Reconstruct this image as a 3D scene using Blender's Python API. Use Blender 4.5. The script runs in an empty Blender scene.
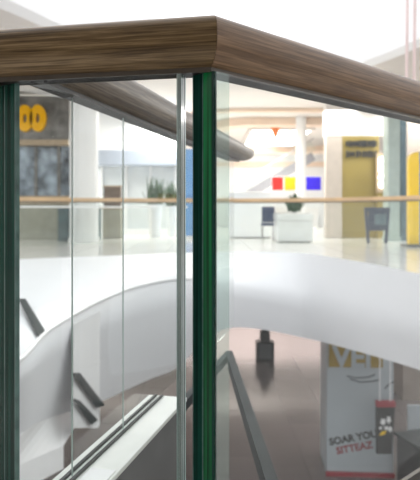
import bpy, bmesh, math, random
from mathutils import Vector, Matrix
random.seed(4)
C = bpy.context.scene.collection
F, HZ, CZ = 600.0, 211.0, 0.84          # focal length in px, horizon row, eye height

def at(px, py, Y):                        # pixel + distance -> point in the mall
    return Vector(((px-210)/F*Y, Y, CZ-(py-HZ)/F*Y))

# ------------------------------------------------------------------ materials
def mat(name, col, rough=.5, metal=0, var=.06, scale=6, emis=None, strength=0, spec=.5, stretch=(1,1,1), bump=0):
    m = bpy.data.materials.new(name); m.use_nodes = True
    nt = m.node_tree; b = nt.nodes['Principled BSDF']
    b.inputs['Roughness'].default_value = rough
    b.inputs['Metallic'].default_value = metal
    b.inputs['Specular IOR Level'].default_value = spec
    tc = nt.nodes.new('ShaderNodeTexCoord'); mp = nt.nodes.new('ShaderNodeMapping')
    mp.inputs['Scale'].default_value = stretch
    n = nt.nodes.new('ShaderNodeTexNoise'); n.inputs['Scale'].default_value = scale; n.inputs['Detail'].default_value = 4
    r = nt.nodes.new('ShaderNodeValToRGB')
    r.color_ramp.elements[0].position = .3; r.color_ramp.elements[1].position = .7
    r.color_ramp.elements[0].color = tuple(max(0, c*(1-var)) for c in col)+(1,)
    r.color_ramp.elements[1].color = tuple(min(1, c*(1+var)) for c in col)+(1,)
    nt.links.new(tc.outputs['Object'], mp.inputs['Vector']); nt.links.new(mp.outputs['Vector'], n.inputs['Vector'])
    nt.links.new(n.outputs['Fac'], r.inputs['Fac']); nt.links.new(r.outputs['Color'], b.inputs['Base Color'])
    if bump:
        bp = nt.nodes.new('ShaderNodeBump'); bp.inputs['Strength'].default_value = bump; bp.inputs['Distance'].default_value = .002
        nt.links.new(n.outputs['Fac'], bp.inputs['Height']); nt.links.new(bp.outputs['Normal'], b.inputs['Normal'])
    if emis:
        b.inputs['Emission Color'].default_value = tuple(emis)+(1,); b.inputs['Emission Strength'].default_value = strength
    return m

def glass(name, tint, veil=0.0, refl=1.0, haze=(.8,.85,.85)):
    m = bpy.data.materials.new(name); m.use_nodes = True
    nt = m.node_tree; nt.nodes.clear()
    out = nt.nodes.new('ShaderNodeOutputMaterial')
    tr = nt.nodes.new('ShaderNodeBsdfTransparent'); tr.inputs['Color'].default_value = tuple(tint)+(1,)
    gl = nt.nodes.new('ShaderNodeBsdfGlossy'); gl.inputs['Roughness'].default_value = .01
    df = nt.nodes.new('ShaderNodeBsdfDiffuse'); df.inputs['Color'].default_value = tuple(haze)+(1,)
    lw = nt.nodes.new('ShaderNodeLayerWeight'); lw.inputs['Blend'].default_value = .5
    pw = nt.nodes.new('ShaderNodeMath'); pw.operation = 'POWER'; pw.inputs[1].default_value = 5
    mu = nt.nodes.new('ShaderNodeMath'); mu.operation = 'MULTIPLY_ADD'; mu.inputs[1].default_value = .9*refl; mu.inputs[2].default_value = .035*refl
    tc = nt.nodes.new('ShaderNodeTexCoord'); n = nt.nodes.new('ShaderNodeTexNoise'); n.inputs['Scale'].default_value = 3
    rg = nt.nodes.new('ShaderNodeMapRange')
    rg.inputs['To Min'].default_value = veil*.7; rg.inputs['To Max'].default_value = veil*1.3
    m1 = nt.nodes.new('ShaderNodeMixShader'); m2 = nt.nodes.new('ShaderNodeMixShader')
    L = nt.links.new
    L(tc.outputs['Object'], n.inputs['Vector']); L(n.outputs['Fac'], rg.inputs['Value'])
    L(rg.outputs['Result'], m1.inputs['Fac']); L(tr.outputs[0], m1.inputs[1]); L(df.outputs[0], m1.inputs[2])
    L(lw.outputs['Facing'], pw.inputs[0]); L(pw.outputs[0], mu.inputs[0]); L(mu.outputs[0], m2.inputs['Fac']); L(m1.outputs[0], m2.inputs[1]); L(gl.outputs[0], m2.inputs[2])
    L(m2.outputs[0], out.inputs['Surface'])
    return m

def wood(name, dark, mid, light, seed=0, rough=.38):
    m = bpy.data.materials.new(name); m.use_nodes = True
    nt = m.node_tree; b = nt.nodes['Principled BSDF']; L = nt.links.new
    tc = nt.nodes.new('ShaderNodeTexCoord'); mp = nt.nodes.new('ShaderNodeMapping')
    mp.inputs['Location'].default_value = (seed*3.1, seed*.7, seed*1.3)
    mp.inputs['Scale'].default_value = (3, 120, 120)
    n = nt.nodes.new('ShaderNodeTexNoise'); n.inputs['Scale'].default_value = 1.6; n.inputs['Detail'].default_value = 6; n.inputs['Roughness'].default_value = .62; n.inputs['Distortion'].default_value = .5
    r = nt.nodes.new('ShaderNodeValToRGB'); e = r.color_ramp.elements
    e[0].position = .36; e[0].color = tuple(dark)+(1,); e[1].position = .64; e[1].color = tuple(light)+(1,)
    k = e.new(.5); k.color = tuple(mid)+(1,)
    mp2 = nt.nodes.new('ShaderNodeMapping'); mp2.inputs['Scale'].default_value = (14, 420, 420)
    n2 = nt.nodes.new('ShaderNodeTexNoise'); n2.inputs['Scale'].default_value = 1; n2.inputs['Detail'].default_value = 2
    r2 = nt.nodes.new('ShaderNodeValToRGB'); r2.color_ramp.elements[0].position = .32; r2.color_ramp.elements[0].color = (.45,.42,.4,1)
    r2.color_ramp.elements[1].position = .5; r2.color_ramp.elements[1].color = (1,1,1,1)
    mx = nt.nodes.new('ShaderNodeMixRGB'); mx.blend_type = 'MULTIPLY'; mx.inputs['Fac'].default_value = .5
    L(tc.outputs['Object'], mp.inputs[0]); L(mp.outputs[0], n.inputs['Vector']); L(n.outputs['Fac'], r.inputs['Fac'])
    L(tc.outputs['Object'], mp2.inputs[0]); L(mp2.outputs[0], n2.inputs['Vector']); L(n2.outputs['Fac'], r2.inputs['Fac'])
    L(r.outputs[0], mx.inputs[1]); L(r2.outputs[0], mx.inputs[2]); L(mx.outputs[0], b.inputs['Base Color'])
    bp = nt.nodes.new('ShaderNodeBump'); bp.inputs['Strength'].default_value = .25; bp.inputs['Distance'].default_value = .001
    L(n2.outputs['Fac'], bp.inputs['Height']); L(bp.outputs[0], b.inputs['Normal'])
    b.inputs['Roughness'].default_value = rough
    b.inputs['Coat Weight'].default_value = .15; b.inputs['Coat Roughness'].default_value = .3; b.inputs['Specular IOR Level'].default_value = .3
    return m

def edge_glass(name, a, b_, seed=0, sc=55):
    """dark polished laminated edge with fine vertical streaks"""
    m = bpy.data.materials.new(name); m.use_nodes = True
    nt = m.node_tree; b = nt.nodes['Principled BSDF']; L = nt.links.new
    tc = nt.nodes.new('ShaderNodeTexCoord'); mp = nt.nodes.new('ShaderNodeMapping')
    mp.inputs['Scale'].default_value = (sc*2.2, sc*2.2, 1.5); mp.inputs['Location'].default_value = (seed, seed*2, seed)
    n = nt.nodes.new('ShaderNodeTexNoise'); n.inputs['Scale'].default_value = 1; n.inputs['Detail'].default_value = 3
    r = nt.nodes.new('ShaderNodeValToRGB'); e = r.color_ramp.elements
    e[0].position = .35; e[0].color = tuple(a)+(1,); e[1].position = .7; e[1].color = tuple(b_)+(1,)
    L(tc.outputs['Object'], mp.inputs[0]); L(mp.outputs[0], n.inputs['Vector']); L(n.outputs['Fac'], r.inputs['Fac']); L(r.outputs[0], b.inputs['Base Color'])
    b.inputs['Roughness'].default_value = .12
    b.inputs['Specular IOR Level'].default_value = .1
    return m

M = {}
M['wood_l'] = wood('oak left', (.085,.05,.021), (.19,.12,.055), (.33,.225,.115), 0)
M['wood_r'] = wood('oak right', (.12,.062,.027), (.195,.11,.052), (.28,.165,.085), 2)
M['wood_i'] = wood('oak inner', (.08,.055,.037), (.15,.112,.08), (.24,.185,.135), 5)
M['wood_far'] = mat('far oak', (.62,.42,.24), .4, var=.12, scale=3)
M['channel'] = mat('channel steel', (.05,.045,.04), .4, .4, scale=40)
M['lip'] = mat('channel lip', (.13,.11,.09), .4, .3, scale=40)
M['rubber'] = mat('black rubber gasket', (.012,.015,.015), .5, scale=60)
M['pane'] = glass('clear pane', (.98,.99,.985), .006, .5)
M['pane_r'] = glass('clear pane right', (.985,.993,.988), .004, .6)
M['pane_far'] = glass('far pane', (.965,.985,.975), .03, 1.0)
M['haze'] = glass('edge film', (.88,.94,.92), .08, 1.0, (.62,.72,.7))  # pale tint imitating the reflection along the right pane's end
M['edge_dark'] = edge_glass('dark edge', (.002,.022,.016), (.012,.085,.06), 1)
M['edge_green'] = edge_glass('green edge', (.003,.05,.02), (.01,.26,.07), 3)  # brighter ply: light inside the glass put into its colour
M['edge_line'] = mat('interlayer', (.10,.19,.17), .25, var=.3, scale=30)
M['edge_clear'] = edge_glass('clear edge', (.45,.6,.57), (.85,.95,.93), 4, 80)
M['white'] = mat('white paint', (.86,.86,.86), .45, var=.02, scale=1)
M['white_gloss'] = mat('white gloss', (.88,.89,.89), .2, var=.02, scale=2)
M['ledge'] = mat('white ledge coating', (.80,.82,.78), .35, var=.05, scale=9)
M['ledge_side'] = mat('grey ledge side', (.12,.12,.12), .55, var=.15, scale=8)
M['steel_dark'] = mat('dark steel', (.045,.052,.053), .7, 0, spec=.15, var=.2, scale=12)
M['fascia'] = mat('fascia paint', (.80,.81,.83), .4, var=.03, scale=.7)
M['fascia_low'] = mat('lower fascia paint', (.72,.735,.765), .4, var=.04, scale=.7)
M['rim'] = mat('rim', (.92,.92,.92), .3, var=.02)
M['ceil'] = mat('ceiling paint', (.74,.70,.66), .6, var=.02, scale=1)
M['cove'] = mat('cove beige', (.82,.64,.50), .5, var=.04, scale=1)
M['wallw'] = mat('pale wall', (.82,.80,.78), .6, var=.05, scale=.5)
M['panel_light'] = mat('lit panel', (1,1,1), .5, emis=(1,.98,.95), strength=2.5)
M['orange'] = mat('orange', (.85,.22,.05), .5)
M['red'] = mat('red sign', (.6,.012,.01), .8, spec=.1)
M['amber'] = mat('amber sign', (.75,.27,.005), .8, spec=.1)
M['violet'] = mat('violet blue sign', (.022,.008,.42), .8, spec=.1)
M['yellow'] = mat('yellow sign', (.95,.62,.02), .4)
M['letter'] = mat('golden letters', (1.0,.50,.0), .6, spec=.2)
M['blue'] = mat('blue sign', (.02,.22,.55), .4)
M['skyblue'] = mat('mid blue panel', (.05,.30,.68), .4)
M['khaki'] = mat('khaki wall', (.30,.225,.055), .5, var=.12, scale=.8)
M['dark_text'] = mat('dark lettering', (.03,.03,.03), .5)
M['greengrey'] = mat('green grey column', (.42,.50,.46), .4, var=.08)
M['slate'] = mat('slate blue column', (.10,.16,.19), .45, var=.15)
M['taupe'] = mat('taupe wall', (.26,.22,.19), .6, var=.15, scale=1)
M['navy'] = mat('navy frame', (.03,.045,.09), .5)
M['navy_cloth'] = mat('navy upholstery', (.03,.05,.12), .7)
M['chrome'] = mat('chrome', (.6,.6,.62), .2, .9)
M['leaf'] = mat('leaf', (.02,.09,.03), .5, var=.5, scale=9)
M['soil'] = mat('soil', (.03,.02,.012), .9, var=.3, scale=30)
M['store_dark'] = mat('storefront dark', (.19,.185,.175), .5, var=.55, scale=3)
M['store_win'] = mat('storefront window', (.24,.29,.34), .2, var=.9, scale=2.4)
M['tan'] = mat('tan band', (.42,.32,.21), .5, var=.15)
M['bluegrey'] = mat('blue grey soffit', (.42,.47,.56), .5, var=.06)
M['shopglass'] = mat('pale shop glazing', (.70,.74,.76), .15, var=.12, scale=1.2)
M['olive'] = mat('olive grey cabinet', (.32,.31,.24), .5, var=.15)
M['teal'] = mat('dark teal', (.05,.10,.11), .5, var=.4, scale=4)
M['brown'] = mat('dark brown', (.12,.075,.045), .5, var=.3, scale=5)
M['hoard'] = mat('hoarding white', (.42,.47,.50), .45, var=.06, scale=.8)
M['ochre'] = mat('ochre header', (.29,.19,.003), .5, var=.1)
M['black'] = mat('black cloth', (.008,.01,.01), .6)
M['crimson'] = mat('crimson', (.30,.015,.03), .5)
M['darkred'] = mat('dark red letters', (.25,.02,.03), .5)
M['kiosk'] = mat('kiosk grey', (.025,.028,.03), .4, var=.2)
M['kiosk_pan'] = mat('kiosk panel', (.09,.1,.105), .3, var=.1)

def tile_floor(name, a, b_, line, size, rough):
    m = bpy.data.materials.new(name); m.use_nodes = True
    nt = m.node_tree; b = nt.nodes['Principled BSDF']; L = nt.links.new
    tc = nt.nodes.new('ShaderNodeTexCoord')
    br = nt.nodes.new('ShaderNodeTexBrick'); br.offset = 0
    br.inputs['Color1'].default_value = tuple(a)+(1,); br.inputs['Color2'].default_value = tuple(b_)+(1,); br.inputs['Mortar'].default_value = tuple(line)+(1,)
    br.inputs['Scale'].default_value = 1; br.inputs['Brick Width'].default_value = size; br.inputs['Row Height'].default_value = size; br.inputs['Mortar Size'].default_value = .008
    L(tc.outputs['Object'], br.inputs['Vector']); L(br.outputs['Color'], b.inputs['Base Color'])
    b.inputs['Roughness'].default_value = rough
    return m
M['floor_up'] = tile_floor('pale polished floor', (.78,.76,.72), (.74,.72,.69), (.55,.53,.5), .9, .12)
M['floor_low'] = tile_floor('grey polished floor', (.15,.128,.124), (.13,.112,.108), (.08,.068,.068), 1.1, .13)

# ------------------------------------------------------------------ mesh helpers
def obj(name, bm, m, parent=None, loc=None, rz=0, smooth=False):
    me = bpy.data.meshes.new(name)
    bmesh.ops.recalc_face_normals(bm, faces=bm.faces)
    bm.to_mesh(me); bm.free()
    o = bpy.data.objects.new(name, me); C.objects.link(o)
    for x in (m if isinstance(m, (list, tuple)) else [m]): me.materials.append(x)
    if parent: o.parent = parent
    if loc is not None: o.location = loc
    o.rotation_euler.z = rz
    if smooth:
        for p in me.polygons: p.use_smooth = True
    return o
def tag(o, label, cat, group=None):
    o['label'] = label; o['category'] = cat
    if group: o['group'] = group
    return o
def thing(name, label, cat, loc=(0,0,0), rz=0, group=None):
    o = bpy.data.objects.new(name, None); C.objects.link(o); o.location = loc; o.rotation_euler.z = rz
    o.empty_display_size = .1
    return tag(o, label, cat, group)
def struct(name, bm, m, **k):
    o = obj(name, bm, m, **k); o['kind'] = 'structure'; return o
def add_box(bm, c, s, rz=0, bev=0, rx=0, ry=0):
    r = bmesh.ops.create_cube(bm, size=1)
    vs = r['verts']
    for v in vs: v.co = Vector((v.co.x*s[0], v.co.y*s[1], v.co.z*s[2]))
    if bev:
        es = list({e for v in vs for e in v.link_edges})
        q = bmesh.ops.bevel(bm, geom=es, offset=bev, segments=2, affect='EDGES', profile=.5)
        vs = list({v for f in q['faces'] for v in f.verts} | {v for v in vs if v.is_valid})
    mt = Matrix.Translation(Vector(c)) @ Matrix.Rotation(rz,4,'Z') @ Matrix.Rotation(rx,4,'X') @ Matrix.Rotation(ry,4,'Y')
    bmesh.ops.transform(bm, matrix=mt, verts=vs)
def box(c, s, rz=0, bev=0, rx=0, ry=0):
    bm = bmesh.new(); add_box(bm, c, s, rz, bev, rx, ry); return bm
def add_cyl(bm, c, r1, r2, h, seg=24):
    q = bmesh.ops.create_cone(bm, cap_ends=True, segments=seg, radius1=r1, radius2=r2, depth=h)
    bmesh.ops.translate(bm, vec=Vector(c)+Vector((0,0,h/2)), verts=q['verts'])
def add_tube(bm, pts, r, seg=10):
    pts = [Vector(p) for p in pts]; rings = []
    for i, p in enumerate(pts):
        d = (pts[min(i+1,len(pts)-1)]-pts[max(i-1,0)]).normalized()
        u = d.cross(Vector((0,0,1)));  u = u if u.length > .01 else Vector((1,0,0)); u.normalize(); w = d.cross(u)
        rings.append([bm.verts.new(p+r*(math.cos(a)*u+math.sin(a)*w)) for a in [2*math.pi*k/seg for k in range(seg)]])
    for a, b in zip(rings, rings[1:]):
        for k in range(seg): bm.faces.new((a[k],a[(k+1)%seg],b[(k+1)%seg],b[k]))
    bm.faces.new(rings[0][::-1]); bm.faces.new(rings[-1])
def loft(rows, closed=False):
    bm = bmesh.new(); R = [[bm.verts.new(p) for p in r] for r in rows]
    n = len(R)
    for i in range(n if closed else n-1):
        a, b = R[i], R[(i+1)%n]
        for k in range(len(a)-1): bm.faces.new((a[k],a[k+1],b[k+1],b[k]))
    if closed:
        bm.faces.new([r[0] for r in R]); bm.faces.new([r[-1] for r in R][::-1])
    return bm
def prism(pts, z0, z1):
    bm = bmesh.new()
    a = [bm.verts.new((p[0],p[1],z0)) for p in pts]; b = [bm.verts.new((p[0],p[1],z1)) for p in pts]
    n = len(pts)
    bm.faces.new(a[::-1]); bm.faces.new(b)
    for i in range(n): bm.faces.new((a[i],a[(i+1)%n],b[(i+1)%n],b[i]))
    return bm
def add_prism_y(bm, outline, y0, y1):
    """outline in x,z pushed along y"""
    a = [bm.verts.new((p[0],y0,p[1])) for p in outline]; b = [bm.verts.new((p[0],y1,p[1])) for p in outline]
    n = len(outline); bm.faces.new(a); bm.faces.new(b[::-1])
    for i in range(n): bm.faces.new((a[i],b[i],b[(i+1)%n],a[(i+1)%n]))
def interp(tab, x):
    """smooth (Catmull-Rom style) interpolation through (x, y) pairs"""
    t = sorted(tab)
    if x <= t[0][0]: return t[0][1]
    if x >= t[-1][0]: return t[-1][1]
    for i in range(len(t)-1):
        x0,y0 = t[i]; x1,y1 = t[i+1]
        if x0 <= x <= x1:
            m = lambda j: (t[min(j+1,len(t)-1)][1]-t[max(j-1,0)][1])/(t[min(j+1,len(t)-1)][0]-t[max(j-1,0)][0])
            h = x1-x0; u = (x-x0)/h
            return (2*u**3-3*u**2+1)*y0+(u**3-2*u**2+u)*h*m(i)+(-2*u**3+3*u**2)*y1+(u**3-u**2)*h*m(i+1)
def text_part(name, body, size, m, parent, loc, rot, extrude=.01, bold=0.0, sx=1, align='CENTER', shear=0):
    cu = bpy.data.curves.new(name, 'FONT'); cu.body = body; cu.size = size; cu.extrude = extrude; cu.align_x = align; cu.offset = bold; cu.resolution_u = 3; cu.shear = shear
    t = bpy.data.objects.new('tmp', cu); C.objects.link(t)
    bpy.context.view_layer.update()
    me = bpy.data.meshes.new_from_object(t.evaluated_get(bpy.context.evaluated_depsgraph_get()))
    bpy.data.objects.remove(t); bpy.data.curves.remove(cu)
    me.materials.clear(); me.materials.append(m); me.name = name
    o = bpy.data.objects.new(name, me); C.objects.link(o); o.parent = parent
    o.location = loc; o.rotation_euler = rot; o.scale = (sx,1,1)
    return o

# ------------------------------------------------------------------ near balustrade geometry
RW, RH, RZ = .105, .088, 1.1285
def rail_profile():
    """rounded rectangle in (v: across, towards the void +, w: up)"""
    pts = []
    for k in range(36):
        a = 2*math.pi*(k+.5)/36; c, q = math.cos(a), math.sin(a)
        e = .55 if q > 0 else .88                     # squarer on top, rounder below
        pts.append((RW/2*math.copysign(abs(c)**e, c), RH/2*math.copysign(abs(q)**e, q)))
    return pts
class Run:
    """a straight rail run: origin p, unit direction d in plan, normal n (towards the void)"""
    def __init__(s, p, q, side):
        s.p = Vector(p); s.d = (Vector(q)-s.p).normalized(); s.len = (Vector(q)-s.p).length
        s.n = Vector((-s.d.y, s.d.x))*side; s.rz = math.atan2(s.d.y, s.d.x); s.side = side
    def pt(s, a, v=0): return s.p+s.d*a+s.n*v
    def at_px(s, px, v=0):               # distance along the run where it crosses an image column
        k = (px-210)/F; o = s.p+s.n*v
        return (k*o.y-o.x)/(s.d.x-k*s.d.y)
    def obj_of(s, name, f, m, parent, smooth=False):   # f(u along, v across, z) rows
        bm = f(); o = obj(name, bm, m, parent, smooth=smooth); return o

corner_front = Vector((.0117,.99))
dl = (Vector((-.374,1.069))-corner_front).normalized(); dr = (Vector((.52,1.49))-corner_front).normalized()
nl = Vector((-dl.y,dl.x)); nl = nl if nl.y > 0 else -nl
nr = Vector((-dr.y,dr.x)); nr = nr if nr.y > 0 else -nr
# centre lines: offset each by half a rail width and intersect
def isect(p, d, q, e):
    den = d.x*e.y-d.y*e.x; t = ((q.x-p.x)*e.y-(q.y-p.y)*e.x)/den; return p+d*t
cc = isect(corner_front+nl*RW/2, dl, corner_front+nr*RW/2, dr)
runL = Run(cc, cc+dl*1.5, 1);  runL.n = nl; runL.side = 1 if Vector((-runL.d.y,runL.d.x)).dot(nl)>0 else -1
runR = Run(cc, cc+dr*3.2, 1);  runR.n = nr; runR.side = 1 if Vector((-runR.d.y,runR.d.x)).dot(nr)>0 else -1
i0 = Vector((-.211+(1.165-1.585)*.2476, 1.165)); i1 = Vector((-.211+(3.25-1.585)*.2476, 3.25))
runI = Run(i0, i1, 1)                      # inner balustrade, running away into the mall
def run_mesh(run, profile, a_start, a_end, zc):
    """sweep profile; a_start/a_end are functions of v (mitres). local frame: x along, y across"""
    rows = []
    for f in (a_start, a_end): rows.append([((f(v, w) if f.__code__.co_argcount == 2 else f(v)), v*run.side, w) for v, w in profile])
    bm = bmesh.new(); A = [bm.verts.new(p) for p in rows[0]]; n = len(A)
    segs = 14; prev = A
    for k in range(1, segs+1):
        u = k/segs
        cur = [bm.verts.new(Vector(rows[0][i]).lerp(Vector(rows[1][i]), u)) for i in range(n)]
        for i in range(n): bm.faces.new((prev[i], prev[(i+1)%n], cur[(i+1)%n], cur[i]))
        prev = cur
    bm.faces.new(A); bm.faces.new(prev)
    return bm
# mitre: along-run distance of the mitre plane as function of across offset v
bis = isect(cc+nl*.1, dl, cc+nr*.1, dr)-cc      # at v=.1
kL = bis.dot(dl)/.1; kR = bis.dot(dr)/.1

def run_thing(run, label, group=None):
    return thing('balustrade', label, 'balustrade', (run.p.x, run.p.y, 0), run.rz)
def handrail(T, run, m, a0, a1, gap=.0004, lip='lip'):
    o = obj('handrail', run_mesh(run, rail_profile(), lambda v: a0(v)+gap, a1, 0), m, T, (0,0,RZ))
    for p in o.data.polygons: p.use_smooth = True
    md = o.modifiers.new('es', 'EDGE_SPLIT'); md.split_angle = math.radians(50)
    zb = -RH/2
    ch = [(-.017,zb-.006),(.017,zb-.006),(.017,zb+.004),(-.017,zb+.004)]
    obj('channel', run_mesh(run, ch, lambda v: a0(v)+gap, a1, 0), M['channel'], o)
    for s in (-1, 1):
        lp = [(s*.0182-.0012,zb-.0065),(s*.0182+.0012,zb-.0065),(s*.0182+.0012,zb+.006),(s*.0182-.0012,zb+.006)]
        obj('channel_lip', run_mesh(run, lp, lambda v: a0(v)+gap, a1, 0), M[lip], o)
    return o
PB, PT = .06, RZ-RH/2-.006                   # glass from the shoe up to the channel
def pane(T, run, a, b, t, z0, z1, m, start=None, end=None, label=None, loc=(0,0,0), rz=0):
    """glass panel: clear faces; both ends are separate polished edges"""
    bm = bmesh.new(); L, H = b-a, z1-z0
    vs = [bm.verts.new((x, y, z)) for x in (a, b) for y in (-t/2, t/2) for z in (z0, z1)]
    for y in (0, 2): bm.faces.new((vs[0+y], vs[1+y], vs[5+y], vs[4+y]))   # the two faces
    bm.faces.new((vs[0],vs[2],vs[6],vs[4])); bm.faces.new((vs[1],vs[3],vs[7],vs[5]))
    o = obj('glass_panel', bm, m, T, loc, rz)
    if label: o['label'] = label
    def plies(x, specs, s):
        y = -t/2; ed = .008 if t > .02 else .0015
        for nm, w, mm in specs:
            ww = w*t
            obj(nm, box((x-s*ed/2, (y+ww/2), (z0+z1)/2), (ed, ww, H)), mm, o); y += ww
    if start: plies(a, start, -1)
    if end: plies(b, end, 1)
    return o
def lbox(x0, x1, y0, y1, z0, z1, bev=0): return box(((x0+x1)/2,(y0+y1)/2,(z0+z1)/2), (x1-x0,abs(y1-y0),z1-z0), bev=bev)
def shoe(T, run, b):
    o = obj('base_channel', lbox(.06, b, -.026, .026, 0, .058), M['rubber'], T)
    for s in (-1,1): obj('cheek', lbox(.06, b, s*.032-.006, s*.032+.006, 0, .12), M['lip'], o)

# left run
TL = run_thing(runL, 'balustrade of brown oak rail over a large clear pane, across the left half')
handrail(TL, runL, M['wood_l'], lambda v: kL*v, lambda v: 1.5)
aL = runL.at_px(183.5, 0)
clear_end = [('polished_edge', .25, M['edge_clear']), ('interlayer', .16, M['rubber']), ('polished_edge', .29, M['edge_clear']), ('interlayer', .08, M['edge_line']), ('polished_edge', .22, M['edge_clear'])]
pane(TL, runL, aL, 1.45, .034, PB, PT, M['pane'], start=clear_end, label='large clear pane with a pale polished end'); shoe(TL, runL, 1.45)
# right run: the thick dark green end of its pane faces the viewer
TR = run_thing(runR, 'balustrade whose oak rail slopes to the right, with dark green glass end at the corner')
handrail(TR, runR, M['wood_r'], lambda v: kR*v, lambda v: 3.2)
sR = runR.side
aR = runR.at_px(213, -.025*1)
dark_end = [('polished_edge', .05, M['edge_line']), ('polished_edge', .42, M['edge_dark']), ('interlayer', .05, M['edge_line']), ('polished_edge', .40, M['edge_green']), ('polished_edge', .08, M['edge_dark'])]
pR = pane(TR, runR, aR, 3.15, .052, PB, PT, M['pane_r'], start=dark_end[::-1] if sR > 0 else dark_end, label='clear pane with a thick dark green end')
bS = runR.at_px(228, -.025)
obj('edge_reflection', box(((aR+.004+bS)/2, -sR*.0272, (PB+PT)/2), (bS-aR-.004, .0016, PT-PB)), M['haze'], pR)  # pane-end reflection, imitated by a pale tinted strip
shoe(TR, runR, 3.15)

# inner balustrade: rail, ledge, panels
LZ = .28
A1, A2 = runI.at_px(72), runI.at_px(123)
TI = run_thing(runI, 'inner balustrade with dusty oak rail and white ledge, running away behind the left pane')
handrail(TI, runI, M['wood_i'], lambda v: -.05, lambda v, w: runI.len-.26-3.0*v+2.4*w, lip='channel')
g0 = Vector((-.384, 1.135)); g1 = runI.pt(A1-.008)
runG = Run(g0, g1, 1)
mi = (Matrix.Translation((runI.p.x, runI.p.y, 0)) @ Matrix.Rotation(runI.rz, 4, 'Z')).inverted() @ Vector((g0.x, g0.y, 0))
pane(TI, runG, 0, runG.len, .056, LZ+.001, PT, M['pane_r'], loc=mi, rz=runG.rz-runI.rz, label='pane with a dark green end at the left edge',
     start=[('polished_edge', .34, M['edge_dark']), ('interlayer', .05, M['edge_line']), ('polished_edge', .53, M['edge_dark']), ('polished_edge', .08, M['edge_line'])][::-1])
pale_end = [('polished_edge', 1, M['edge_clear'])]
pane(TI, runI, A1, A2-.001, .003, LZ+.001, PT, M['pane_r'], start=pale_end)
pane(TI, runI, A2, runI.len-.35, .003, LZ+.001, PT, M['pane_r'], start=pale_end)
aE = runI.at_px(160)
vr = -.085 * runI.side; vl = .035*runI.side
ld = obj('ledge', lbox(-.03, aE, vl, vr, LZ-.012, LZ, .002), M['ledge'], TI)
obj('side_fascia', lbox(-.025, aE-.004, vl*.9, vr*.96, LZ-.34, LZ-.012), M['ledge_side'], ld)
for s_ in (-1, 1): obj('gasket', lbox(-.02, aE-.01, s_*.010-.0035, s_*.010+.0035, LZ, LZ+.006), M['rubber'], ld)
obj('cover_plate', lbox(.045, .15, vr*.93, vr*.25, LZ, LZ+.0025, .001), M['white_gloss'], ld)
obj('edge_beam', lbox(aE, runI.len-.50, -.012, .012, LZ-.125, LZ-.09), M['steel_dark'], TI)
t = thing('steel_beam', 'dark steel beam rising diagonally behind the right pane', 'beam', (0,0,0))
e0 = at(229, 352, 2.76); e1 = at(281, 510, 1.28)
def bar(a, b, w, h):
    a, b = Vector(a), Vector(b); d = (b-a); c = (a+b)/2
    return box(c, (d.length, w, h), rz=math.atan2(d.y, d.x), ry=-math.atan2(d.z, math.hypot(d.x,d.y)))
obj('flange', bar(e0, e1, .03, .012), M['steel_dark'], t)
obj('web', bar(e0-Vector((0,0,.04)), e1-Vector((0,0,.04)), .012, .07), M['steel_dark'], t)

# near floor slab (where the viewer stands), outside the void
pl = [(-9,-8), (9,-8), (9, runR.pt((9-runR.p.x)/runR.d.x).y+.08)] + [tuple(runR.pt(a, .06)) for a in (3.5,)]
Lf = runL.pt(9); 
kc = cc+bis*.6
near_poly = [(-9,-8),(9,-8),(9, runR.pt((9-cc.x)/dr.x).y), (kc.x,kc.y), (-9, runL.pt((-9-cc.x)/dl.x).y)]
struct('floor', prism(near_poly, -.45, 0), M['floor_up'])
# ------------------------------------------------------------------ the atrium ring (white fascia around the void)
tabA = [(-120,266),(23,260),(100,257),(177,255),(228,253),(300,255),(340,260),(420,276),(520,305)]
tabB = [(-120,440),(-40,395),(23,357),(47,331),(120,292),(177,279),(228,284),(300,299),(420,331),(520,365)]
tabC = [(-120,560),(23,432),(100,402),(150,379),(177,368),(200,346),(228,328),(300,337),(420,370),(520,405)]
yA = [(-120,9),(23,10.5),(100,11.2),(228,12.3),(300,12),(340,10.6),(420,8.0),(520,5.6)]
yB = [(-120,2.9),(-40,3.7),(23,4.5),(47,5.5),(120,8),(177,9.5),(228,10.9),(300,11.6),(340,10.25),(420,7.75),(520,5.4)]
PX = list(range(-120, 521, 8))
rowA = [at(p, interp(tabA,p), interp(yA,p)) for p in PX]
for v in rowA: v.z = 0.0 if v.z > -.05 else v.z
rowB = [at(p, interp(tabB,p), interp(yB,p)) for p in PX]
rowC = [at(p, interp(tabC,p), interp(yB,p)+interp([(-120,.75),(170,.75),(235,.12),(520,.12)],p)) for p in PX]
rowD = [Vector((c.x*1.35, c.y+4.5, c.z)) for c in rowC]
ringpx = [(-60,13),(50,14.5),(150,15.4),(230,15.6),(300,15.2),(350,14.2),(420,12.4),(520,9.5)]
def ring(px, z, dy=0):
    Y = interp(ringpx, px)+dy; return Vector(((px-210)/F*Y, Y, z))
mid = lambda r, q, u: [a_.lerp(b_, u) for a_, b_ in zip(r, q)]
struct('trim_1', loft([rowA, mid(rowA,rowB,.35), mid(rowA,rowB,.75), rowB, mid(rowB,rowC,.3), rowC]), M['fascia'], smooth=True)
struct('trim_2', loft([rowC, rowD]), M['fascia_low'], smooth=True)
bm = bmesh.new(); add_tube(bm, [v for p, v in zip(PX, rowB) if p < 196], .018, 8); struct('trim_3', bm, M['rim'], smooth=True)
lp_ = [(p, v) for p, v in zip(PX, rowC) if p < 90]
struct('trim_10', loft([[v+Vector((0,.05,0)) for p, v in lp_], [v+Vector((0,-1.3,0)) for p, v in lp_], [v+Vector((0,-1.3,-.25)) for p, v in lp_]]), M['rim'])
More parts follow.
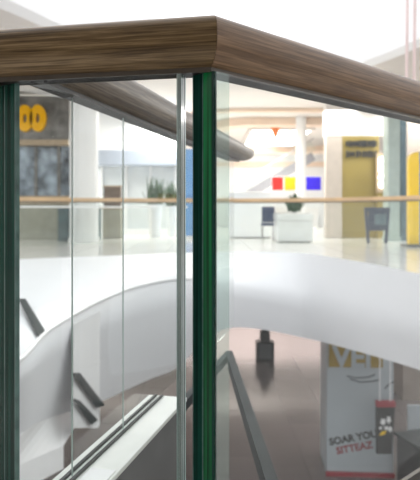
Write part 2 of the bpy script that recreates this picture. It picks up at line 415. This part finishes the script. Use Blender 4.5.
# far floor, from the edge of the ring to the back of the mall
bm = bmesh.new()
back = [Vector((v.x*3.3, 42, 0)) for v in rowA]
a = [bm.verts.new((v.x, v.y, v.z)) for v in rowA]
m_ = [bm.verts.new(ring(p, 0, -.3 if -60 <= p <= 520 else 0)) for p in PX]
b = [bm.verts.new(v) for v in back]
for r0, r1 in ((a,m_),(m_,b)):
    for k in range(len(PX)-1): bm.faces.new((r0[k],r0[k+1],r1[k+1],r1[k]))
struct('floor', bm, M['floor_up'])

# far balustrade
P2 = list(range(-56, 517, 6))
TF = thing('balustrade', 'far curved glass balustrade with thin pale oak rail, across the atrium', 'balustrade', (0,15,0))
def ringstrip(z0, z1, w, pxs, dy=0):
    rows = []
    for (yy, z) in ((-w/2,z0),(w/2,z0),(w/2,z1),(-w/2,z1)): rows.append([ring(p, z, yy+dy)-Vector((0,15,0)) for p in pxs])
    return loft(rows, closed=True)
hr = obj('handrail', ringstrip(1.075, 1.165, .08, P2), M['wood_far'], TF)
obj('channel', ringstrip(1.045, 1.074, .03, P2), M['lip'], hr)
seg = [(-56,20,'far glass panel in front of the storefront edge at far left'), (20,72,'far glass panel before the dark storefront under yellow letters'), (72,124,'far glass panel before the round white column'), (124,188,'far glass panel before the pale shop with dark plants'), (188,274,'far glass panel before the white counter'),
       (274,332,'far glass panel before the white planter'), (332,392,'far glass panel before the khaki shop'), (392,516,'far glass panel before the yellow and blue upright sign')]
for p0, p1, lab in seg:
    pxs = [p0+.3+(p1-p0-.6)*k/6 for k in range(7)]
    gp = obj('glass_panel', ringstrip(.0, 1.045, .018, pxs), M['pane_far'], TF)
    if p1 < 200: obj('edge_strip', ringstrip(.92, .96, .012, pxs, -.016), M['white_gloss'], gp)

# upper slab of the next storey with ceiling behind it
up = [(-140,8),(0,10),(100,12.7),(150,14.5),(230,16),(320,15.6),(380,13.8),(420,12.4),(520,9)]
PU = list(range(-140, 521, 10)); ZC = 4.3
def upp(p, z, dy=0):
    Y = interp(up, p)+dy; return Vector(((p-210)/F*Y, Y, z))
struct('trim_4', loft([[upp(p,5.5) for p in PU],[upp(p,4.42) for p in PU],[upp(p,ZC,.25) for p in PU]]), M['white'], smooth=False)
struct('ceiling', loft([[upp(p,ZC,.25) for p in PU],[Vector((upp(p,0).x*3, 42, ZC)) for p in PU]]), M['ceil'])
struct('floor', loft([[upp(p,5.5) for p in PU],[Vector((upp(p,0).x*3, 42, 5.5)) for p in PU]]), M['white'])
# back and side walls, lower level
struct('wall_back', box((0,42,.3), (70,.3,12)), M['wallw'])
struct('wall_left', box((-24,17,.3), (.3,50,11)), M['wallw'])
struct('wall_right', box((24,17,.3), (.3,50,11)), M['wallw'])
struct('wall_front', box((0,-8.2,1.5), (50,.3,4)), M['taupe'])
struct('ceiling', box((0,-3.9,3.5), (30,8.4,.2)), M['wallw'])
ZL = -5.0
struct('floor', box((0,17,ZL-.1), (52,52,.2)), M['floor_low'])

# ------------------------------------------------------------------ far shops
def facade(name, px0, px1, y0, y1, Y, depth, m, parent=None, **k):
    a = at(px0, y1, Y); b = at(px1, y0, Y)
    return obj(name, box(((a.x+b.x)/2, Y+depth/2, (a.z+b.z)/2), (b.x-a.x, depth, b.z-a.z), **k), m, parent)
# dark storefront with yellow letters, far left
Y = 17.5
t = thing('storefront', 'dark storefront at far left beneath yellow rounded letters', 'storefront')
x0, x1 = at(-70,0,Y).x, at(69,0,Y).x
obj('sign_band', box(((x0+x1)/2, Y+.2, 3.55), (x1-x0,.4,1.3)), M['store_dark'], t)
obj('cornice', box(((x0+x1)/2, Y+.12, 2.83), (x1-x0,.5,.16)), M['tan'], t)
obj('display_window', box(((x0+x1)/2, Y+.3, 2.0), (x1-x0,.2,1.5)), M['store_win'], t)
obj('shelf_band', box(((x0+x1)/2, Y+.15, 1.16), (x1-x0,.4,.24)), M['tan'], t)
obj('base', box(((x0+x1)/2, Y+.2, .52), (x1-x0,.35,1.04)), M['olive'], t)
for k in range(6):
    obj('mullion', box((x0+(x1-x0)*(k+.5)/6, Y+.17, 2.0), (.08,.08,1.5)), M['store_dark'], t)
def letter_o(name, cx, cz, w, h, thick, m, parent, y):
    bm = bmesh.new(); n = 28
    o1 = [(cx+w/2*math.cos(a), cz+h/2*math.sin(a)) for a in [2*math.pi*i/n for i in range(n)]]
    o2 = [(cx+(p[0]-cx)*.24, cz+(p[1]-cz)*.36) for p in o1]
    V = [[bm.verts.new((p[0],yy,p[1])) for p in oo] for oo in (o1,o2) for yy in (y, y+thick)]
    for i in range(n):
        j = (i+1)%n
        bm.faces.new((V[0][i],V[0][j],V[2][j],V[2][i])); bm.faces.new((V[1][i],V[1][j],V[3][j],V[3][i]))
        bm.faces.new((V[0][i],V[0][j],V[1][j],V[1][i])); bm.faces.new((V[2][i],V[2][j],V[3][j],V[3][i]))
    return obj(name, bm, m, parent)
for px in (24.5, 37.5):
    c = at(px, 118, Y-.12); letter_o('letter', c.x, c.z, .47, .78, .12, M['letter'], t, Y-.12)
c = at(12, 118, Y-.12)
# white round columns
def column(px, Y, r, label, z1=ZC):
    bm = bmesh.new(); x = (px-210)/F*Y
    add_cyl(bm, (x,Y,0), r, r, z1, 40); add_cyl(bm, (x,Y,0), r*1.08, r*1.08, .12, 40)
    o = tag(obj('column', bm, M['white'], smooth=False), label, 'column'); return o
column(84, 16.3, .385, 'thick round white column beside the dark storefront')
column(301, 22, .19, 'slim white column between the amber and violet signs')
# pale shop at left-centre
Y = 21
t = thing('storefront', 'pale shop front with a blue-grey soffit, right of the thick white column', 'storefront')
x0, x1 = at(92,0,Y).x, at(182,0,Y).x
obj('upper_wall', box(((x0+x1)/2, Y+.3, 3.62), (x1-x0,.4,1.34)), M['white'], t)
obj('soffit_band', box(((x0+x1)/2, Y, 2.68), (x1-x0,.9,.5)), M['bluegrey'], t)
obj('display_window', box(((x0+x1)/2, Y+.5, 1.25), (x1-x0,.1,2.36)), M['shopglass'], t)
for k in range(4): obj('mullion', box((x0+(x1-x0)*(k+.3)/3.6, Y+.4, 1.25), (.07,.08,2.36)), M['white'], t)
obj('plinth', box(((x0+x1)/2, Y+.35, .1), (x1-x0,.3,.2)), M['white'], t)
def shelf_unit(px0, px1, ytop, Y, label, m, name='display_cabinet'):
    a = at(px0,0,Y).x; b = at(px1,0,Y).x; h = at(0,ytop,Y).z
    t = thing(name, label, 'cabinet', ((a+b)/2, Y, 0)); w = b-a
    obj('body', box((0,0,h/2), (w,.5,h), bev=.01), m, t)
    obj('top', box((0,0,h+.02), (w+.06,.56,.04)), M['tan'], t)
    for k in (1,2): obj('door', box(((-.25 if k==1 else .25)*w,-.262,h*.48), (w*.46,.02,h*.8)), m, t)
    return t
shelf_unit(104, 122, 209, 18.6, 'olive-grey cabinet behind the far glass, right of the white column', M['olive'])
shelf_unit(60, 100, 208, 17.0, 'dark teal low unit behind the foot of the thick white column', M['teal'])
# brown boxes on the cabinet
c = at(113, 0, 18.6)
t = thing('display_case', 'dark brown case standing on the olive-grey cabinet', 'case', (c.x,18.6,at(0,209,18.6).z+.04))
obj('body', box((0,0,.32), (.5,.35,.64)), M['brown'], t); obj('lid', box((0,0,.66), (.54,.39,.05)), M['tan'], t)
def shrub(px, Y, h, r, base_h, label, n=70, potm='white_gloss', group=None):
    t = thing('potted_plant', label, 'plant', ((px-210)/F*Y, Y, 0))
    bm = bmesh.new(); add_cyl(bm, (0,0,0), r*.5, r*.7, base_h, 20); obj('pot', bm, M[potm], t)
    leaves(t, base_h, h, r, n); return t
def leaves(t, z0, h, r, n):
    bm = bmesh.new()
    for k in range(n):
        a = random.uniform(0, 2*math.pi); tilt = random.uniform(.05, 1.0); L = h*random.uniform(.35,1.0)
        d = Vector((math.cos(a)*math.sin(tilt)*r*1.3/h, math.sin(a)*math.sin(tilt)*r*1.3/h, math.cos(tilt))); s = Vector((-math.sin(a),math.cos(a),0))*.04
        q0 = r*.7*math.sqrt(random.random()); a2 = random.uniform(0,6.283); p = Vector((math.cos(a2)*q0, math.sin(a2)*q0, z0-.0))
        q = [p-s*.4, p+s*.4, p+d*L*.5+s+Vector((0,0,.03)), p+d*L, p+d*L*.5-s+Vector((0,0,.03))]
        vs = [bm.verts.new(x) for x in q]; bm.faces.new(vs)
        w = d.cross(s).normalized()*.012
        vs2 = [bm.verts.new(x+w) for x in q]; bm.faces.new(vs2[::-1])
        for i in range(5): bm.faces.new((vs[i],vs[(i+1)%5],vs2[(i+1)%5],vs2[i]))
    obj('foliage', bm, M['leaf'], t)
shrub(155, 19.2, .95, .34, 1.05, 'tall dark plant in a pale pot before the pale shop window')
shrub(172, 19.8, .9, .3, 1.0, 'smaller dark plant in a pale pot, beside the clear pane end')
# white moulded armchair by the column
c = at(84, 0, 15.95)
# blue upright panel between the pane edges
Y = 18
a, b = at(184,0,Y).x, at(212,0,Y).x
t = thing('sign', 'blue upright sign seen between the two pane ends', 'sign', ((a+b)/2,Y,0))
obj('board', box((0,0,1.35), (b-a,.12,2.7)), M['skyblue'], t); obj('foot', box((0,0,.05), (b-a+.1,.4,.1)), M['white_gloss'], t)

# right part: white counter, planter, chair, signs
def counter(px0, px1, ytop, Y, label):
    a, b = at(px0,0,Y).x, at(px1,0,Y).x; h = at(0,ytop,Y).z; w = b-a
    t = thing('service_counter', label, 'counter', ((a+b)/2, Y, 0))
    obj('body', box((0,.3,h/2), (w,.6,h-.06), bev=.02), M['white_gloss'], t)
    obj('top', box((0,.28,h-.02), (w+.08,.7,.05), bev=.01), M['white'], t)
    obj('plinth', box((0,.32,.04), (w-.1,.56,.08)), M['kiosk_pan'], t)
counter(229, 272, 192, 18.5, 'tall glossy white counter behind the far glass')
Y = 16.0
t = thing('planter', 'square white planter box behind the far glass with a seam below its rim', 'planter', (at(295.5,0,Y).x, Y, 0))
w = 37/F*Y
obj('box', box((0,w/2,.30), (w*.96,w*.96,.56), bev=.02), M['white_gloss'], t)
obj('rim', box((0,w/2,.68), (w,w,.19), bev=.02), M['white_gloss'], t)
obj('foot', box((0,w/2,.02), (w*.85,w*.85,.05)), M['kiosk_pan'], t)
obj('soil', box((0,w/2,.775), (w*.85,w*.85,.02)), M['soil'], t)
t2 = thing('potted_plant', 'spiky dark green plant growing in the white planter', 'plant', (at(297,0,Y).x, Y+w/2, .77))
leaves(t2, 0.05, .52, .24, 260)
bm = bmesh.new(); add_cyl(bm,(0,0,.016),.03,.05,.06,10); obj('crown', bm, M['leaf'], t2)
Y = 17.2
t = thing('chair', 'navy upholstered chair between the white counter and the planter', 'chair', (at(267.5,0,Y).x,Y,0))
obj('seat', box((0,0,.46), (.36,.40,.08), bev=.02), M['navy_cloth'], t)
obj('backrest', box((0,-.19,.74), (.36,.05,.44), bev=.02), M['navy_cloth'], t)
for sx in (-1,1):
    for sy in (-1,1): obj('leg', box((sx*.15,sy*.17,.21), (.025,.025,.42)), M['chrome'], t)
# coloured sign cubes on a shop wall further back
Y = 27
for px0, px1, col, nm in ((272,283,'red','square red sign, leftmost of the three coloured signs'), (284.5,297,'amber','square amber sign right beside the red one'), (305,321,'violet','wide violet-blue sign right of the slim white column')):
    a = at(px0,190,Y); b = at(px1,177,Y)
    t = thing('sign', nm, 'sign', ((a.x+b.x)/2, Y, a.z))
    h = b.z-a.z; w = b.x-a.x
    obj('face', box((0,0,h/2), (w*.96,.1,h)), M[col], t); obj('frame', box((0,.07,h/2), (w,.06,h+.04)), M['white'], t)
    for s in (-1,1): obj('bracket', box((s*w*.3,.3,h/2), (.05,.42,.05)), M['chrome'], t)
a = at(215,0,31.6).x; b = at(335,0,31.6).x
t = thing('storefront', 'bright white shop wall behind the coloured signs', 'storefront', ((a+b)/2, 31.6, 0))
obj('wall', box((0,.2,1.9), (b-a,.3,3.8)), M['white'], t); obj('cornice', box((0,0,3.3), (b-a,.2,.25)), M['cove'], t)
obj('counter_front', box((0,-.15,.5), ((b-a)*.7,.4,1.0)), M['wallw'], t)
# escalator rising to the right
Y = 29
p, q = at(248,190,Y), at(302,161,Y)
t = thing('escalator', 'grey escalator flank rising to the right before the coloured signs', 'escalator')
p2 = at(225,203,Y)
obj('truss', bar(at(232,204,Y), at(312,157,Y), .9, .42), mat('escalator grey', (.22,.22,.235), .6), t)
obj('balustrade', bar(at(232,198,Y)+Vector((0,-.42,.25)), at(312,151,Y)+Vector((0,-.42,.25)), .03, .55), M['pane_far'], t)
obj('handrail', bar(at(232,198,Y)+Vector((0,-.42,.55)), at(312,151,Y)+Vector((0,-.42,.55)), .08, .06), M['chrome'], t)
obj('leg', box((at(238,0,Y).x, Y, .55), (.8,.8,1.1)), M['white'], t)

# ceiling features: lit panel, cove, orange marker
def zrect(px0, px1, y0, y1, z):
    Y0 = (z-CZ)*F/(HZ-y0); Y1 = (z-CZ)*F/(HZ-y1); return Y0, Y1
Y0, Y1 = zrect(0,0,127,143,ZC)
a, b = (248-210)/F*(Y0+Y1)/2, (301-210)/F*(Y0+Y1)/2
t = thing('ceiling_light', 'large white lit rectangle in the far ceiling', 'light', ((a+b)/2, (Y0+Y1)/2, ZC-.1))
obj('diffuser', box((0,0,0), (b-a,Y1-Y0,.06)), M['panel_light'], t)
for s in (-1,1):
    obj('frame', box((s*((b-a)/2+.06),0,.02), (.12,Y1-Y0+.24,.14)), M['ceil'], t)
    obj('frame', box((0,s*((Y1-Y0)/2+.06),.02), (b-a,.12,.14)), M['ceil'], t)
cx, cy = (a+b)/2, (Y0+Y1)/2
def rrect(cx, cy, w, d, r, n=8):
    return [(cx+sx*(w/2-r)+r*math.cos(math.radians(a0+90*k/n)), cy+sy*(d/2-r)+r*math.sin(math.radians(a0+90*k/n))) for sx,sy,a0 in ((1,1,0),(-1,1,90),(-1,-1,180),(1,-1,270)) for k in range(n+1)]
def ringband(o, i, z0, z1):
    bm = bmesh.new(); n = len(o)
    V = [[bm.verts.new((p[0],p[1],z)) for p in c] for c, z in ((o,z0),(i,z0),(i,z1),(o,z1))]
    for k in range(4):
        A, B = V[k], V[(k+1)%4]
        for j in range(n): bm.faces.new((A[j],A[(j+1)%n],B[(j+1)%n],B[j]))
    return bm
struct('trim_5', ringband(rrect(cx+.3,cy,6.4,11,1.6), rrect(cx+.3,cy,5.4,9.6,1.4), ZC-.28, ZC-.01), M['cove'])
struct('trim_6', ringband(rrect(cx+.3,cy,8.6,15,2.2), rrect(cx+.3,cy,8.2,14.4,2.0), ZC-.12, ZC-.01), M['cove'])
c = at(275.5,133,23.6)
t = thing('pendant', 'small orange pendant hanging before the lit ceiling panel', 'pendant', (c.x,23.6,c.z))
bm = bmesh.new(); add_cyl(bm,(0,0,-.2),.03,.19,.42,12); obj('shade', bm, M['orange'], t)
obj('rod', box((0,0,(ZC-c.z)/2+.1), (.02,.02,ZC-c.z-.2)), M['chrome'], t)

# khaki shop and neighbours, right
Y = 18.5
t = thing('storefront', 'khaki shop wall with two rows of dark lettering above', 'storefront')
fac = lambda n, a_, b_, c_, d_, dep, m: facade(n, a_, b_, c_, d_, Y, dep, m, t)
fac('wall', 342, 379, 136, 238, .4, M['khaki'])
facade('pilaster', 326, 342, 137, 238, Y-.08, .3, mat('beige pilaster', (.55,.48,.42), .5), t)
fac('bulkhead', 326, 406, 104, 136, .5, M['ceil'])
for yy, n in ((143.5, 13), (154, 10)):
    bm = bmesh.new()
    for k in range(n):
        px = 346+31*(k+.5+random.uniform(-.15,.15))/n; c = at(px, yy, Y-.03)
        add_box(bm, (c.x, Y-.03, c.z), (.055, .06, .2*random.uniform(.7,1.1)))
        if k % 2: add_box(bm, (c.x+.03, Y-.03, c.z+random.choice((-.07,0,.07))), (.07, .06, .045))
    obj('lettering', bm, M['dark_text'], t)
Y = 18.2
t = thing('wall_lamp', 'stack of three glowing white lamps on the khaki shop edge', 'lamp', (at(383.5,0,Y).x, Y, 0))
for ya, yb in ((157,173),(174.5,180),(181.5,188)):
    za, zb = at(0,yb,Y).z, at(0,ya,Y).z
    obj('lamp_shade', box((0,0,(za+zb)/2), (.27,.2,zb-za), bev=.06), M['panel_light'], t)
obj('backplate', box((0,.18,(at(0,188,Y).z+at(0,157,Y).z)/2), (.34,.1,1.2)), M['tan'], t)
obj('post', box((0,.2,.75), (.3,.1,1.5)), M['khaki'], t)
def pier(px0, px1, Y, label, m, z1=ZC-.001, d=.5):
    a, b = at(px0,0,Y).x, at(px1,0,Y).x
    bm = box(((a+b)/2, Y+d/2, z1/2), (b-a, d, z1), bev=.02); add_box(bm, ((a+b)/2, Y+d/2, .06), (b-a+.04, d+.04, .12))
    return tag(obj('column', bm, m), label, 'column')
pier(388, 400, 16.6, 'square pale green-grey column right of the khaki shop', M['greengrey'])
pier(400.5, 406.5, 16.9, 'square slate-blue column touching the green-grey one', M['slate'])
pier(407, 440, 18.5, 'dark taupe wall pier behind the yellow and blue sign', M['taupe'])
Y = 14.2
x0, x1 = at(408,0,Y).x, at(418.2,0,Y).x; zb, zt = .06, at(0,152,Y).z
t = thing('sign', 'upright sign with yellow rounded face and blue right half', 'sign', ((x0+x1)/2, Y, 0))
w = x1-x0; bm = bmesh.new()
out = [(-w/2,zb),(w/2,zb),(w/2,zt)]+[(w/2-w*math.sin(math.radians(k*10)), zt-w*.75*(1-math.cos(math.radians(k*10)))) for k in range(1,10)]
add_prism_y(bm, out, -.08, .08); obj('yellow_face', bm, M['yellow'], t)
obj('blue_face', box((w/2+.22,0,(zb+zt)/2), (.44,.16,zt-zb)), M['blue'], t)
obj('foot', box((.2,0,.03), (w+.6,.5,.06)), M['kiosk_pan'], t)
Y = 15.6
t = thing('display_easel', 'dark navy board on an easel before the khaki shop', 'easel', (at(377,0,Y).x, Y, 0))
k_ = 24/F*Y
for s in (-1,1):
    obj('leg', box((s*k_*.42, 0, .46), (.07,.06,.92), ry=s*.08), M['navy'], t)
obj('top_bar', box((0,0,.88), (k_,.06,.10)), M['navy'], t); obj('board', box((.03,-.02,.60), (k_*.84,.04,.50)), M['navy'], t); obj('sheet', box((.08,-.05,.62), (k_*.5,.02,.28)), M['slate'], t); obj('ledge', box((0,-.03,.36), (k_*.9,.1,.06)), M['navy'], t)
# hanging cables at the upper right
for px, lab in ((406.5,'thin pinkish hanging cable, left of two at the upper right'), (414,'thin pinkish hanging cable, right of two at the upper right')):
    Y = 11.2; bm = bmesh.new(); x = (px-210)/F*Y
    add_tube(bm, [(x,Y,3.2),(x+.02,Y,5.0),(x,Y,7.6)], .028, 8)
    tt = tag(obj('cable', bm, mat('pink cable', (.75,.60,.58), .5)), lab, 'cable')

# ------------------------------------------------------------------ pane reflections built onto the void's left wall, and a dark apron strip
pb = lambda p, k: at(p, interp(tabB,p)+(interp(tabC,p)-interp(tabB,p))*k, interp(yB,p)+.12*k-.05)
bm = bmesh.new()
def wall_quad(bm, pts, th=.05):
    vs = [bm.verts.new(p) for p in pts]; ws = [bm.verts.new(Vector(p)+Vector((0,th,0))) for p in pts]
    n = len(vs); bm.faces.new(vs); bm.faces.new(ws[::-1])
    for i in range(n): bm.faces.new((vs[i],ws[i],ws[(i+1)%n],vs[(i+1)%n]))
Yw = lambda p: interp(yB,p)-.03
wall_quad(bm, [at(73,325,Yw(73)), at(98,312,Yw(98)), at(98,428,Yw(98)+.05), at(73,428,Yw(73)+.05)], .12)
struct('pale_reflection', bm, M['white'])  # pale slab imitates a reflection in the left panes
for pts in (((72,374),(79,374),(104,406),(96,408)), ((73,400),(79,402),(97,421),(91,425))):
    bm = bmesh.new(); wall_quad(bm, [at(p,y,Yw(p)-.06) for p,y in pts], .05); struct('reflection_bar', bm, M['steel_dark'])  # dark bars imitate diagonal reflections in the glass, not fittings
bm = bmesh.new()
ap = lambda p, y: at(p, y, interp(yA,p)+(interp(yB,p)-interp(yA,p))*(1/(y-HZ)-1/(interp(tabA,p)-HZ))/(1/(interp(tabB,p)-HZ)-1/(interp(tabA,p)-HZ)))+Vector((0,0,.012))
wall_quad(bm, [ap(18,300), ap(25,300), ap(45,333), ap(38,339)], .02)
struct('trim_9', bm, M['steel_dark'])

# ------------------------------------------------------------------ lower level
Yh = 13.2
a, b = at(327,0,Yh).x, at(393,0,Yh).x; w = b-a
t = thing('hoarding', 'white shop hoarding on the lower floor with an ochre header and slanting words', 'hoarding', ((a+b)/2, Yh, ZL), math.radians(-4))
zt = at(0,338,Yh).z-ZL+.35
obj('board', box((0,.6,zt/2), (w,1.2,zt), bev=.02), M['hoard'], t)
z1 = at(0,367,Yh).z-ZL
obj('header', box((-.1,-.02,(z1+zt)/2), (w*.80,.05,zt-z1)), M['ochre'], t)
obj('skirting', box((0,-.01,.05), (w+.03,.06,.1)), M['crimson'], t)
R90 = math.radians(90)
def on_board(px, py): return ((px-(327+393)/2)/F*Yh, at(0,py,Yh).z-ZL)
x, z = on_board(352,366); text_part('lettering', 'VEI', .62, M['hoard'], t, (x,-.05,z), (R90,0,0), .006, .02)
x, z = on_board(354,441); text_part('lettering', 'SOAR YOU', .215, M['dark_text'], t, (x,-.004,z), (R90,math.radians(-12),0), .003, .009)
x, z = on_board(355,451); text_part('lettering', 'SITTEAZ', .215, M['darkred'], t, (x,-.004,z), (R90,math.radians(-12),0), .003, .007)
bm = bmesh.new()
for pts in (((347,376),(356,378),(368,377),(375,374)), ((350,379),(360,382),(373,381),(380,379)), ((384,388),(388,384),(393,381))):
    add_tube(bm, [(on_board(*p)[0], -.01, on_board(*p)[1]) for p in pts], .012, 6)
obj('scribble_lines', bm, M['dark_text'], t)
# black tapering banner hanging in front of the hoarding
Yb = 12.7
c = at(384.5,0,Yb)
zt_, zb_ = at(0,401,Yb).z, at(0,453,Yb).z
t = thing('hanging_banner', 'black tapering banner with red top and pale emblem, before the hoarding', 'banner', (c.x, Yb, zb_))
h = zt_-zb_; bm = bmesh.new(); add_prism_y(bm, [(-.17,0),(.14,0),(.21,h*.92),(-.18,h*.92)], -.06, .06); obj('cloth', bm, M['black'], t)
bm = bmesh.new(); add_prism_y(bm, [(-.18,h*.90),(.21,h*.90),(.215,h),(-.185,h)], -.07, .07); obj('top_band', bm, M['crimson'], t)
bm = bmesh.new()
for cx_, cz_, rr, sq in ((-.05,.62,.07,1.3),(.07,.66,.06,1.6),(.02,.50,.055,1),(.10,.48,.05,1.5),(-.1,.5,.04,1)):
    o_ = [(cx_+rr*(1 if k%2 else .55)*math.cos(k*math.pi/5+.3), cz_*h+rr*sq*(1 if k%2 else .55)*math.sin(k*math.pi/5+.3)) for k in range(10)]
    add_prism_y(bm, o_, -.075, -.06)
e_ = obj('emblem', bm, M['white'], t); e_['label'] = 'pale splashed emblem'
bm = bmesh.new(); add_prism_y(bm, [(-.13,h*.36),(-.02,h*.38),(.02,h*.45),(-.08,h*.43)], -.074, -.06); obj('emblem_stroke', bm, M['yellow'], t)
ztop = at(0,330,Yb).z
for s in (-.1,.12): obj('cord', box((s,0,h+(ztop-zt_)/2), (.02,.02,ztop-zt_)), M['white'], t)
# dark low desk and pale panel at the lower right corner
Yd = 12.0
t = thing('reception_desk', 'dark grey desk at the lower right, beside the hoarding', 'desk', (at(451,0,Yd).x, Yd, ZL), .3)
w = 58/F*Yd; zt = at(0,449,Yd).z-ZL
obj('body', box((0,.5,zt/2), (w,1.0,zt), bev=.03), M['kiosk'], t)
obj('worktop', box((0,.45,zt+.02), (w+.1,1.15,.06), bev=.01), M['steel_dark'], t)
obj('plinth', box((0,.5,.04), (w-.1,.95,.08)), M['black'], t)
Yd = 15.5
t = thing('notice_board', 'pale panel on a stand behind the dark grey desk', 'panel', (at(421,0,Yd).x, Yd, ZL))
za, zb = at(0,445,Yd).z-ZL, at(0,405,Yd).z-ZL
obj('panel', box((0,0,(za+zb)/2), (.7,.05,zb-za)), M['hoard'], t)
for s in (-1,1): obj('post', box((s*.3,.05,zb/2), (.05,.05,zb)), M['kiosk'], t)
struct('wall_inner', box((at(440,0,18).x, 20, ZL+1.2), (1.9, 3, 2.4)), M['taupe'])
# kiosk terminal
Yk = 23.3
t = thing('kiosk', 'small dark grey kiosk standing alone on the lower floor', 'kiosk', (at(265.5,0,Yk).x, Yk, ZL))
s_ = 18/F*Yk
obj('body', box((0,.3,.37), (s_,.6,.74), bev=.03), M['kiosk'], t)
obj('front_panel', box((0,-.01,.38), (s_*.72,.03,.56)), M['kiosk_pan'], t)
obj('screen_head', box((0,.3,.93), (s_*.55,.35,.38), bev=.03), M['kiosk'], t)
bm = bmesh.new(); add_cyl(bm, (0,.3,1.12), .16, .1, .2, 16); obj('cap', bm, M['kiosk'], t)
struct('wall_inner', box((0,36,ZL+1.6), (48,.3,3.2)), mat('lower wall', (.52,.45,.44), .6, var=.1, scale=.3))

# ------------------------------------------------------------------ light
w = bpy.data.worlds.new('World'); bpy.context.scene.world = w; w.use_nodes = True
bg = w.node_tree.nodes['Background']; bg.inputs[0].default_value = (.97,.98,1,1); bg.inputs[1].default_value = 1.0
def area(name, loc, rot, sx, sy, power, col=(1,.97,.93)):
    l = bpy.data.lights.new(name, 'AREA'); l.shape = 'RECTANGLE'; l.size = sx; l.size_y = sy; l.energy = power; l.color = col
    o = bpy.data.objects.new(name, l); C.objects.link(o); o.location = loc; o.rotation_euler = rot; return o
for x, y, p in ((-7,20.5,260), (-1,20,170), (2.4,25.5,230), (7,17.6,190), (3,18.6,100), (1.5,33,400), (-8,31,300)):
    area('fill_light', (x,y,ZC-.35), (0,0,0), 3, 2, p)  # unseen fill lights added to brighten the far corridor
for x, y, p in ((-6,32,420), (1.5,32,520), (9,32,420)):
    area('fill_light', (x,y,-.9), (math.radians(62),0,0), 5, .5, p, (1,.92,.88))  # unseen washers added to brighten the lower back wall and its floor reflection

cam = bpy.data.cameras.new('Camera'); co = bpy.data.objects.new('Camera', cam); C.objects.link(co)
co.location = (0,0,CZ); co.rotation_euler = (math.radians(90),0,0)
cam.sensor_fit = 'HORIZONTAL'; cam.sensor_width = 36; cam.lens = 36*F/420; cam.shift_y = -(240-HZ)/420
cam.clip_start = .05
cam.dof.use_dof = True; cam.dof.focus_distance = 1.06; cam.dof.aperture_fstop = (cam.lens/1000)/.0058
sc = bpy.context.scene; sc.camera = co
sc.view_settings.view_transform = 'Standard'; sc.view_settings.look = 'None'; sc.view_settings.exposure = 0.8; sc.view_settings.gamma = 1
